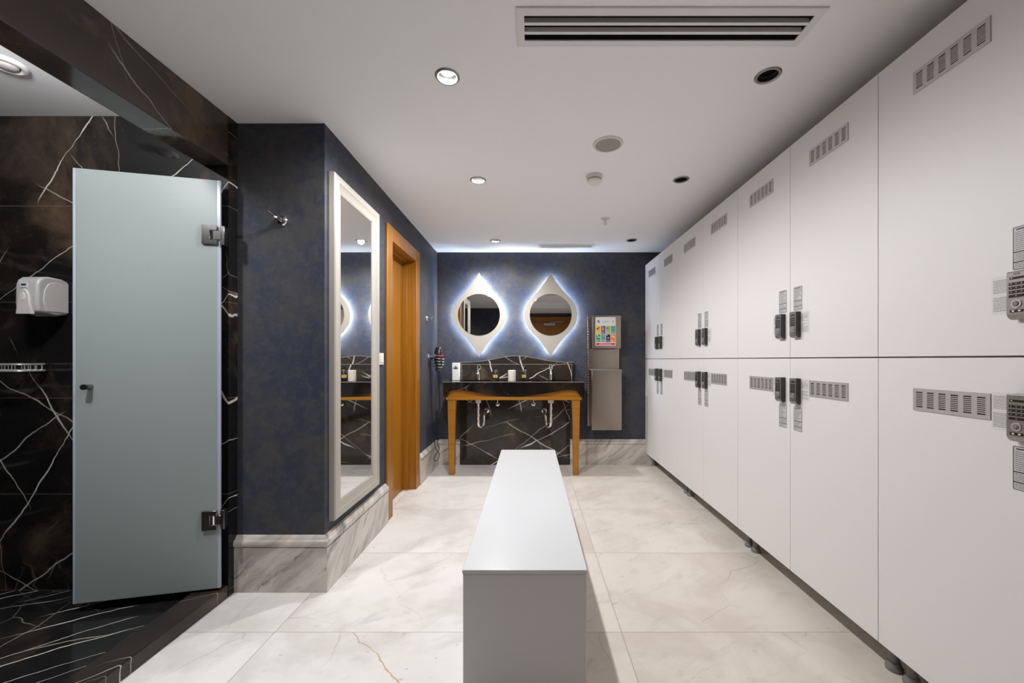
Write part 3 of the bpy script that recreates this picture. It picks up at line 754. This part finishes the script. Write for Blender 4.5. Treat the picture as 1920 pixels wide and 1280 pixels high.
for x, y in SINK:
    sk = MB().lathe([(0.203, 0), (0.203, -0.004), (0.196, -0.02), (0.18, -0.08), (0.12, -0.115), (0.03, -0.12), (0, -0.12)], (0, 0, 0), 'ceramic', seg=40)
    sk.bm.transform(Matrix.Translation((x, y, VT - 0.028)) @ Matrix.Diagonal((1, 0.63, 1, 1)))
    sk = sk.build('sink', v)
    sg = 1 if x < -0.2 else -1
    px, py = x, 4.06
    tr = MB()
    tr.lathe([(0, 0.79), (0.030, 0.79), (0.030, 0.712), (0.026, 0.708), (0, 0.708)], (px, py, 0), 'offwhite', seg=24)
    tr.tube([(px, py, 0.72), (px, py, 0.50), (px + sg * 0.004, py + 0.01, 0.475), (px + sg * 0.022, py + 0.035, 0.458), (px + sg * 0.042, py + 0.06, 0.47), (px + sg * 0.048, py + 0.07, 0.50), (px + sg * 0.05, py + 0.08, 0.56), (px + sg * 0.056, py + 0.10, 0.59), (px + sg * 0.06, py + 0.15, 0.60), (px + sg * 0.06, YB - 0.03, 0.60)], 0.0145, 'chrome', 14)
    for zz in (0.655, 0.585, 0.52): tr.lathe([(0.0145, zz - 0.012), (0.0185, zz - 0.010), (0.0185, zz + 0.010), (0.0145, zz + 0.012)], (px, py, 0), 'chrome', seg=18)
    tr.lathe([(0.0, -0.045), (0.028, -0.04), (0.034, -0.03), (0.034, 0)], (px + sg * 0.06, YB - 0.028, 0.60), 'chrome', 'y', 24)
    tr.build('drain_trap', sk)
    vb = MB(); vx = px + sg * 0.175
    vb.lathe([(0.022, 0), (0.022, -0.005), (0.009, -0.008), (0.009, -0.04), (0.015, -0.042), (0.015, -0.06), (0, -0.062)], (vx, YB - 0.028, 0.665), 'chrome', 'y', 18)
    vb.tube(spline([(vx, YB - 0.06, 0.672), (vx - sg * 0.004, YB - 0.062, 0.72), (vx - sg * 0.03, YB - 0.07, 0.76), (vx - sg * 0.08, YB - 0.09, 0.80)], 5), 0.005, 'chrome', 8)
    vb.build('supply_valve', sk)

# faucets
def faucet(x, y, label):
    t = thing('faucet', label, 'faucet', (x, y, VT))
    MB().lathe([(0, 0), (0.024, 0), (0.024, 0.005), (0.0185, 0.009), (0.017, 0.06), (0.0175, 0.095), (0.020, 0.100), (0.020, 0.118), (0.015, 0.124), (0, 0.126)], (x, y, VT), 'chrome', seg=24).build('body', t)
    MB().tube(spline([(x, y - 0.010, VT + 0.085), (x, y - 0.045, VT + 0.105), (x, y - 0.085, VT + 0.100), (x, y - 0.105, VT + 0.075)], 5), [0.013] * 10 + [0.011] * 6, 'chrome', 12).build('spout', t)
    MB().tube(spline([(x - 0.016, y, VT + 0.115), (x - 0.016, y + 0.004, VT + 0.145), (x, y + 0.006, VT + 0.170), (x + 0.016, y + 0.004, VT + 0.145), (x + 0.016, y, VT + 0.115)], 5), 0.005, 'chrome', 8).build('loop_handle', t)
    return t
faucet(-0.553, 4.262, 'chrome faucet over the left basin beside the white box')
faucet(0.213, 4.262, 'chrome faucet over the right basin under the right mirror')
def soap_bottle(x, y, label, rz):
    t = thing('soap_bottle', label, 'soap bottle', (x, y, VT), 'black pump bottles on the vanity')
    r = 0.040
    MB().lathe([(0, 0), (r - 0.004, 0), (r, 0.004), (r, 0.085), (r - 0.006, 0.097), (0.016, 0.102), (0.014, 0.108), (0, 0.108)], (x, y, VT), 'black', seg=32).build('body', t)
    MB().lathe([(0.016, 0.100), (0.017, 0.102), (0.017, 0.113), (0.012, 0.116), (0, 0.116)], (x, y, VT), 'chrome', seg=20).build('collar', t)
    MB().lathe([(0, 0.115), (0.006, 0.115), (0.006, 0.138), (0.012, 0.140), (0.012, 0.152), (0, 0.155)], (x, y, VT), 'black', seg=16).tube([(x, y, VT + 0.148), (x + 0.025 * math.sin(rz), y - 0.025 * math.cos(rz), VT + 0.147), (x + 0.032 * math.sin(rz), y - 0.032 * math.cos(rz), VT + 0.138)], 0.0045, 'black', 8).build('pump', t)
    lb = MB(); n = 8; rows = []
    for z in (0.030, 0.062): rows.append([(x + (r + 0.0006) * math.sin(rz + (i / n - 0.5) * 1.25), y - (r + 0.0006) * math.cos(rz + (i / n - 0.5) * 1.25), VT + z) for i in range(n + 1)])
    m = lb.mi('gold'); A, B = [[lb.bm.verts.new(p) for p in q] for q in rows]
    for i in range(n): lb.face([A[i], A[i + 1], B[i + 1], B[i]], m)
    a = rz; e = Vector((math.sin(a), -math.cos(a), 0)); u = Vector((math.cos(a), math.sin(a), 0)); c = Vector((x, y, VT + 0.046)) + e * (r + 0.0012)
    m2 = lb.mi('ink')
    for du, dz, w, h in ((0, 0.004, 0.010, 0.006), (0, -0.006, 0.014, 0.0015), (0, -0.010, 0.010, 0.0012)):
        lb.face([lb.bm.verts.new(c + u * (du + sx * w / 2) + Vector((0, 0, dz + sz * h / 2))) for sx, sz in ((-1, -1), (1, -1), (1, 1), (-1, 1))], m2)
    lb.build('gold_label', t)
    return t
soap_bottle(-0.372, 4.215, 'black pump bottle with gold label, left of the ivory cup', 0.05)
soap_bottle(0.148 - 0.205, 4.215, 'black pump bottle with gold label, right of the ivory cup', -0.45)
t = thing('cup', 'ivory cylindrical cup in the middle of the vanity top', 'cup', (-0.193, 4.10, VT))
MB().lathe([(0, 0), (0.037, 0), (0.0395, 0.003), (0.0395, 0.109), (0.038, 0.111), (0.0355, 0.109), (0.0355, 0.02), (0, 0.02)], (-0.193, 4.10, VT), 'candle', seg=36).build('body', t)
# air freshener box with lotus emblem
bx, by = -0.789, 4.22
t = thing('air_freshener', 'white upright air freshener box with black lotus emblem on the vanity', 'air freshener', (bx, by, VT))
MB().box(bx - 0.0385, bx + 0.0385, by - 0.03, by + 0.03, VT, VT + 0.186, 'white').build('body', t, bevel=0.005)
em = MB(); yf = by - 0.0306
for ang, ln, wd, off in ((0, 0.040, 0.012, 0.0), (0.62, 0.026, 0.008, 0.006), (-0.62, 0.026, 0.008, 0.006), (1.08, 0.024, 0.007, 0.008), (-1.08, 0.024, 0.007, 0.008)):
    pts = []
    for i in range(14):
        a = 2 * PI * i / 14; u = wd / 2 * math.sin(a); w = off + ln / 2 - ln / 2 * math.cos(a)
        pts.append((bx + u * math.cos(ang) + w * math.sin(ang), VT + 0.118 - u * math.sin(ang) + w * math.cos(ang)))
    em.prism(pts, 'y', yf - 0.0006, yf + 0.0004, 'ink')
em.build('lotus_emblem', t)

# teardrop mirrors with cool back light
def teardrop(sc=1.0, n=7):
    k = [(0.460, 0.0), (0.415, 0.024), (0.365, 0.055), (0.31, 0.094), (0.25, 0.143), (0.19, 0.204), (0.12, 0.258), (0.06, 0.282), (0, 0.290)]
    up = spline([(a, b, 0) for a, b in k], n)
    right = [(p[1] * sc, p[0] * sc) for p in up]
    right = right + [(p[0], -p[1]) for p in right[-2::-1]]
    return right + [(-p[0], p[1]) for p in right[-2:0:-1]]
def vanity_mirror(x, z, label):
    t = thing('vanity_mirror', label, 'mirror', (x, YB, z), 'backlit teardrop mirrors')
    o = [(x + a, z + b) for a, b in teardrop()]
    ya, yb = YB - 0.062, YB - 0.044
    MB().prism(o, 'y', ya, yb, 'cream').build('frame', t, bevel=0.002)
    MB().prism(circle(x, z, 0.227, 64), 'y', ya - 0.0025, ya, 'mirror_dim').build('glass', t, bevel=0.001)
    i1 = [(x + a, z + b) for a, b in teardrop(0.90)]; i2 = [(x + a, z + b) for a, b in teardrop(0.86)]
    MB().prism(i1, 'y', yb + 0.004, yb + 0.020, 'led', [i2]).build('light_strip', t, smooth=False)
    MB().prism([(x + a, z + b) for a, b in teardrop(0.80)], 'y', yb, YB - 0.001, 'charcoal').build('back_box', t)
    return t
vanity_mirror(-0.560, 1.637, 'backlit cream teardrop mirror over the left faucet')
vanity_mirror(0.217, 1.637, 'backlit cream teardrop mirror over the right faucet, beside the steel unit')

# hair dryer in spiral wall holder
hx, hy, hz = -0.945, 4.10, 1.165
t = thing('hair_dryer', 'black hair dryer hanging nozzle down with a long looping cord', 'hair dryer', (hx, hy, hz))
MB().lathe([(0, 0.115), (0.026, 0.113), (0.034, 0.105), (0.046, 0.06), (0.050, 0.02), (0.047, -0.03), (0.038, -0.075), (0.034, -0.085), (0.0, -0.085)], (hx, hy, hz), 'black', seg=28).build('body', t)
MB().lathe([(0.032, -0.083), (0.035, -0.09), (0.033, -0.135), (0.028, -0.135), (0.028, -0.09)], (hx, hy, hz), 'charcoal', seg=24).build('nozzle', t)
MB().lathe([(0.0505, 0.020), (0.0515, 0.022), (0.0515, 0.027), (0.0505, 0.029)], (hx, hy, hz), 'red', seg=28).build('red_band', t)
MB().tube([(hx - 0.02, hy - 0.02, hz + 0.03), (hx - 0.035, hy - 0.055, hz + 0.02), (hx - 0.052, hy - 0.095, hz + 0.0)], [0.02, 0.018, 0.016], 'black', 14).build('handle', t)
cord = spline([(hx - 0.054, hy - 0.098, hz - 0.004), (hx - 0.062, hy - 0.10, hz - 0.06), (hx - 0.058, hy - 0.09, hz - 0.35), (hx - 0.045, hy - 0.07, hz - 0.70), (hx - 0.025, hy - 0.05, hz - 0.90), (hx + 0.012, hy - 0.03, hz - 0.98), (hx - 0.01, hy - 0.04, hz - 1.045), (hx - 0.038, hy - 0.05, hz - 1.03), (hx - 0.022, hy - 0.03, hz - 0.985), (hx + 0.006, hy - 0.01, hz - 0.93), (hx - 0.018, hy, hz - 0.84), (hx - 0.010, hy, hz - 0.68), (hx - 0.016, hy, hz - 0.56), (hx + 0.008, hy, hz - 0.50), (hx + 0.005, hy, hz - 0.3), (hx + 0.004, hy, hz - 0.135)], 6)
MB().tube(cord, 0.0036, 'black', 7).build('cord', t)
t = thing('hair_dryer_holder', 'chrome spiral holder around the hair dryer on the left wall', 'holder', (XL, hy, hz))
sp = []
for i in range(101):
    a = 2 * PI * 3.4 * i / 100; rr = 0.062 - 0.008 * i / 100
    sp.append((hx - rr * math.cos(a), hy - rr * math.sin(a), hz + 0.004 - 0.098 * i / 100))
MB().tube(sp, 0.0042, 'chrome', 8).build('spiral', t)
MB().lathe([(0, 0.0), (0.024, 0), (0.024, 0.008), (0.008, 0.012), (0.006, 0.03)], (XL, hy, hz + 0.004), 'chrome', 'x', 20).build('wall_mount', t)

# stainless towel dispenser and bin with poster
t = thing('towel_dispenser', 'brushed steel paper towel dispenser and waste bin on the navy wall', 'towel dispenser', (0.795, YB, 1.0))
DX0, DX1 = 0.625, 0.965
MB().box(DX0, DX1, YB - 0.045, YB, 0.430, 1.628, 'steel').build('back_case', t, bevel=0.003)
ed = MB()
ed.box(DX0 - 0.008, DX0 + 0.014, YB - 0.052, YB, 0.430, 1.628, 'steel')
for i in range(40):
    z = 0.46 + i * 0.029; ed.box(DX0 - 0.003, DX0 + 0.006, YB - 0.0535, YB - 0.05, z, z + 0.016, 'nickel')
ed.build('side_flange', t, bevel=0.001)
MB().box(DX0 + 0.035, DX1 - 0.004, YB - 0.14, YB - 0.045, 1.270, 1.620, 'steel').box(DX0 + 0.06, DX1 - 0.05, YB - 0.13, YB - 0.05, 1.266, 1.270, 'dark').build('towel_box', t, bevel=0.004)
bn = MB(); YN = YB - 0.165
bn.box(DX0 + 0.020, DX1, YN, YB - 0.045, 0.402, 1.040, 'steel'); bn.build('waste_bin', t, bevel=0.005)
MB().box(DX0 + 0.016, DX1 + 0.002, YN - 0.003, YB - 0.045, 1.034, 1.046, 'nickel').build('bin_rim', t, bevel=0.002)
# poster on the towel box
px0, px1, pz0, pz1 = 0.690, 0.905, 1.298, 1.602; yp = YB - 0.14
po = tag(MB().box(px0, px1, yp - 0.0015, yp - 0.0002, pz0, pz1, 'paper').build('poster', smooth=False), 'white poster with eight coloured squares and red strip on the steel unit', 'poster')
def onposter(mb, name): return mb.build(name, po, smooth=False)
yq = yp - 0.0015
pw, ph = px1 - px0, pz1 - pz0
def pp(u0, u1, v0, v1, m, mb, t=0.0006):
    mb.box(px0 + u0 * pw, px0 + u1 * pw, yq - t, yq, pz0 + v0 * ph, pz0 + v1 * ph, m); return mb
rows = [('yellow', 'purple', 'lime', 'teal'), ('green', 'skyblue', 'plum', 'orange')]
for r, (v0, v1) in enumerate(((0.415, 0.695), (0.125, 0.400))):
    for k, nm in enumerate(rows[r]):
        onposter(pp(0.03 + k * 0.245, 0.03 + k * 0.245 + 0.215, v0, v1, nm, MB()), 'coloured_square')
ic = MB()
def blob(u, vv, ru, rv, m, n=12): ic.prism([(px0 + (u + ru * math.cos(2 * PI * i / n)) * pw, pz0 + (vv + rv * math.sin(2 * PI * i / n)) * ph) for i in range(n)], 'y', yq - 0.0011, yq - 0.0005, m)
blob(0.10, 0.59, 0.045, 0.03, 'ink'); blob(0.18, 0.625, 0.03, 0.02, 'ink'); blob(0.15, 0.665, 0.016, 0.011, 'red')
blob(0.37, 0.575, 0.05, 0.028, 'pink'); blob(0.36, 0.64, 0.04, 0.016, 'pink')
blob(0.585, 0.61, 0.05, 0.034, 'green'); blob(0.68, 0.59, 0.012, 0.022, 'green')
blob(0.88, 0.595, 0.035, 0.03, 'skyblue'); blob(0.87, 0.64, 0.02, 0.014, 'green')
blob(0.10, 0.365, 0.035, 0.020, 'paper'); blob(0.16, 0.30, 0.075, 0.014, 'paper')
blob(0.35, 0.33, 0.05, 0.025, 'teal'); blob(0.40, 0.345, 0.025, 0.015, 'paper')
blob(0.57, 0.37, 0.035, 0.012, 'paper'); blob(0.63, 0.275, 0.045, 0.02, 'pink')
blob(0.855, 0.34, 0.06, 0.026, 'peach'); blob(0.90, 0.305, 0.045, 0.022, 'peach')
onposter(ic, 'pictogram')
onposter(pp(0.03, 0.97, 0.02, 0.095, 'red', MB()), 'red_strip')
tx = MB(); rn = random.Random(5)
def dash(u0, u1, vv, h, m, y):
    u = u0
    while u < u1:
        w = rn.uniform(0.02, 0.05); tx.box(px0 + u * pw, px0 + min(u1, u + w) * pw, y - 0.0005, y, pz0 + (vv - h / 2) * ph, pz0 + (vv + h / 2) * ph, m); u += w + 0.008
dash(0.18, 0.80, 0.057, 0.02, 'paper', yq - 0.0006)
dash(0.37, 0.65, 0.86, 0.008, 'greyink', yq); dash(0.32, 0.68, 0.825, 0.012, 'greyink', yq); dash(0.78, 0.95, 0.80, 0.004, 'greyink', yq)
for k in range(4):
    for r, vb in enumerate((0.43, 0.14)):
        for q in range(3): dash(0.05 + k * 0.245, 0.05 + k * 0.245 + rn.uniform(0.12, 0.17), vb + 0.01 + q * 0.025, 0.007, 'paper', yq - 0.0006)
onposter(tx, 'printed_text')
ic = MB(); blob(0.14, 0.86, 0.055, 0.05, 'skyblue'); blob(0.11, 0.80, 0.035, 0.03, 'paper'); blob(0.19, 0.82, 0.025, 0.03, 'skyblue'); blob(0.11, 0.765, 0.018, 0.015, 'purple'); blob(0.86, 0.855, 0.03, 0.022, 'greyink')
onposter(ic, 'logo')

# ------------------------------------------------------------------ shower: glass door, dispenser, basket
ha = math.radians(-167.0)     # direction of the leaf from its hinges
hinge = Vector((-1.478, 1.885, 0)); wid = 0.553
d = Vector((math.cos(ha), math.sin(ha), 0)); nrm = Vector((-d.y, d.x, 0))
if nrm.y > 0: nrm = -nrm      # towards the camera
xf = Matrix(((d.x, nrm.x, 0, hinge.x), (d.y, nrm.y, 0, hinge.y), (0, 0, 1, 0), (0, 0, 0, 1)))   # local: x along leaf, y towards camera
t = thing('glass_door', 'frosted green glass shower door standing ajar by the marble wall', 'shower door', (hinge.x, hinge.y, 0))
z0, z1 = 0.072, 1.996
MB().box(0.004, wid - 0.004, -0.005, 0.005, z0, z1, 'frosted').build('glass_panel', t, xf=xf, bevel=0.001)
MB().box(wid - 0.006, wid + 0.003, -0.0055, 0.0055, z0, z1, 'glass_edge').build('edge_seal', t, xf=xf, bevel=0.001)
MB().box(-0.010, 0.004, -0.0055, 0.0055, z0, z1, 'glass_edge').build('edge_seal', t, xf=xf, bevel=0.001)
for zc in (1.735, 0.395):
    h = MB()
    h.prism([(0.0, zc - 0.045), (0.062, zc - 0.045), (0.062, zc + 0.045), (0.0, zc + 0.045), (0.0, zc + 0.022), (0.028, zc + 0.022), (0.028, zc - 0.022), (0.0, zc - 0.022)], 'y', 0.0055, 0.016, 'darkchrome')
    h.box(0.0, 0.062, -0.012, -0.0055, zc - 0.045, zc + 0.045, 'darkchrome')
    h.lathe([(0, zc - 0.021), (0.008, zc - 0.021), (0.008, zc + 0.021), (0, zc + 0.021)], (0.016, 0.009, 0), 'chrome', seg=14)
    h.box(-0.022, 0.016, 0.0, 0.014, zc - 0.021, zc + 0.021, 'darkchrome')
    h.box(-0.030, -0.014, -0.022, 0.014, zc - 0.045, zc + 0.045, 'darkchrome')
    h.build('hinge', t, xf=xf, bevel=0.0015)
hn = MB(); hx_ = wid - 0.062
hn.lathe([(0.011, 0.005), (0.011, 0.040), (0.0, 0.041)], (hx_, 0, 1.03), 'darkchrome', 'y', 20)
hn.lathe([(0.0125, 0.034), (0.0125, 0.044), (0, 0.0445)], (hx_, 0, 1.03), 'black', 'y', 20)
hn.build('door_knob', t, xf=xf)
hn = MB().tube([(hx_, -0.005, 1.03), (hx_, -0.030, 1.03), (hx_, -0.032, 1.02), (hx_, -0.030, 0.865)], 0.012, 'darkchrome', 12)
hn.build('pull_bar', t, xf=xf)
# white soap dispenser on the shower wall
sx0, sx1, sd, sz0, sz1 = -2.338, -2.236, 0.127, 1.358, 1.535
t = thing('soap_dispenser', 'white push-lever soap dispenser on the black shower wall', 'soap dispenser', ((sx0 + sx1) / 2, YS, 1.44))
side = [(YS, sz0 + 0.008), (YS - 0.05, sz0 - 0.004), (YS - 0.085, sz0 + 0.004), (YS - sd + 0.004, sz0 + 0.01), (YS - sd, sz0 + 0.05), (YS - sd + 0.002, sz1 - 0.045), (YS - sd + 0.008, sz1 - 0.022), (YS - sd + 0.024, sz1 - 0.006), (YS - sd + 0.05, sz1), (YS - 0.03, sz1 - 0.002), (YS, sz1 - 0.012)]
MB().prism(side, 'x', sx0, sx1, 'dispenser').build('body', t, bevel=0.010, seg=4)
cv = [(YS - 0.004, sz0 + 0.014), (YS - 0.09, sz0 + 0.014), (YS - 0.104, sz0 + 0.06), (YS - 0.100, sz0 + 0.11), (YS - 0.085, sz0 + 0.142), (YS - 0.06, sz0 + 0.154), (YS - 0.004, sz0 + 0.156)]
MB().prism(cv, 'x', sx1 - 0.002, sx1 + 0.0025, 'offwhite').build('side_cover', t, bevel=0.002)
lv = []
cx = (sx0 + sx1) / 2 - 0.004
for i in range(13):
    a = PI * i / 12; lv.append((cx + 0.026 * math.cos(a), sz0 + 0.058 + 0.055 * math.sin(a)))
lv = [(cx + 0.036, sz0 - 0.002)] + lv + [(cx - 0.036, sz0 - 0.002)]
MB().prism(lv, 'y', YS - sd - 0.006, YS - sd + 0.01, 'offwhite').build('push_lever', t, bevel=0.003)
MB().prism(circle(cx, sz0 + 0.078, 0.0095, 24, 0.019), 'y', YS - sd - 0.0085, YS - sd - 0.004, 'white').build('lever_button', t, bevel=0.002)
lb = MB().box(cx - 0.019, cx + 0.011, YS - sd - 0.0008, YS - sd + 0.004, sz1 - 0.058, sz1 - 0.036, 'white')
lb.prism(circle(cx - 0.004, sz1 - 0.046, 0.012, 20, 0.004), 'y', YS - sd - 0.0014, YS - sd - 0.0006, 'blue')
for q in range(6): lb.box(cx - 0.014 + q * 0.0036, cx - 0.012 + q * 0.0036, YS - sd - 0.0014, YS - sd - 0.0006, sz1 - 0.047, sz1 - 0.0405, 'blue')
lb.build('blue_logo_label', t)
# wire soap basket
bx0, bx1, by0, by1 = -2.75, -2.335, YS - 0.115, YS - 0.004
t = thing('wire_basket', 'chrome wire soap basket on the black shower wall', 'basket', ((bx0 + bx1) / 2, YS, 1.11))
for zz, r in ((1.128, 0.0045), (1.098, 0.0055)):
    MB().tube([(a, b, zz) for a, b in rrect(bx0, bx1, by0, by1, 0.025, 6)], r, 'wire', 10, closed=True).build('rail', t)
wi = MB()
for i in range(12):
    x = bx0 + 0.03 + i * (bx1 - bx0 - 0.06) / 11
    wi.tube([(x, by0, 1.128), (x, by0, 1.098), (x, by1, 1.098), (x, by1, 1.128)], 0.002, 'wire', 6)
for i in range(4):
    y = by0 + 0.022 + i * 0.022
    wi.tube([(bx1, y, 1.128), (bx1, y, 1.098)], 0.002, 'wire', 6)
wi.build('wires', t)
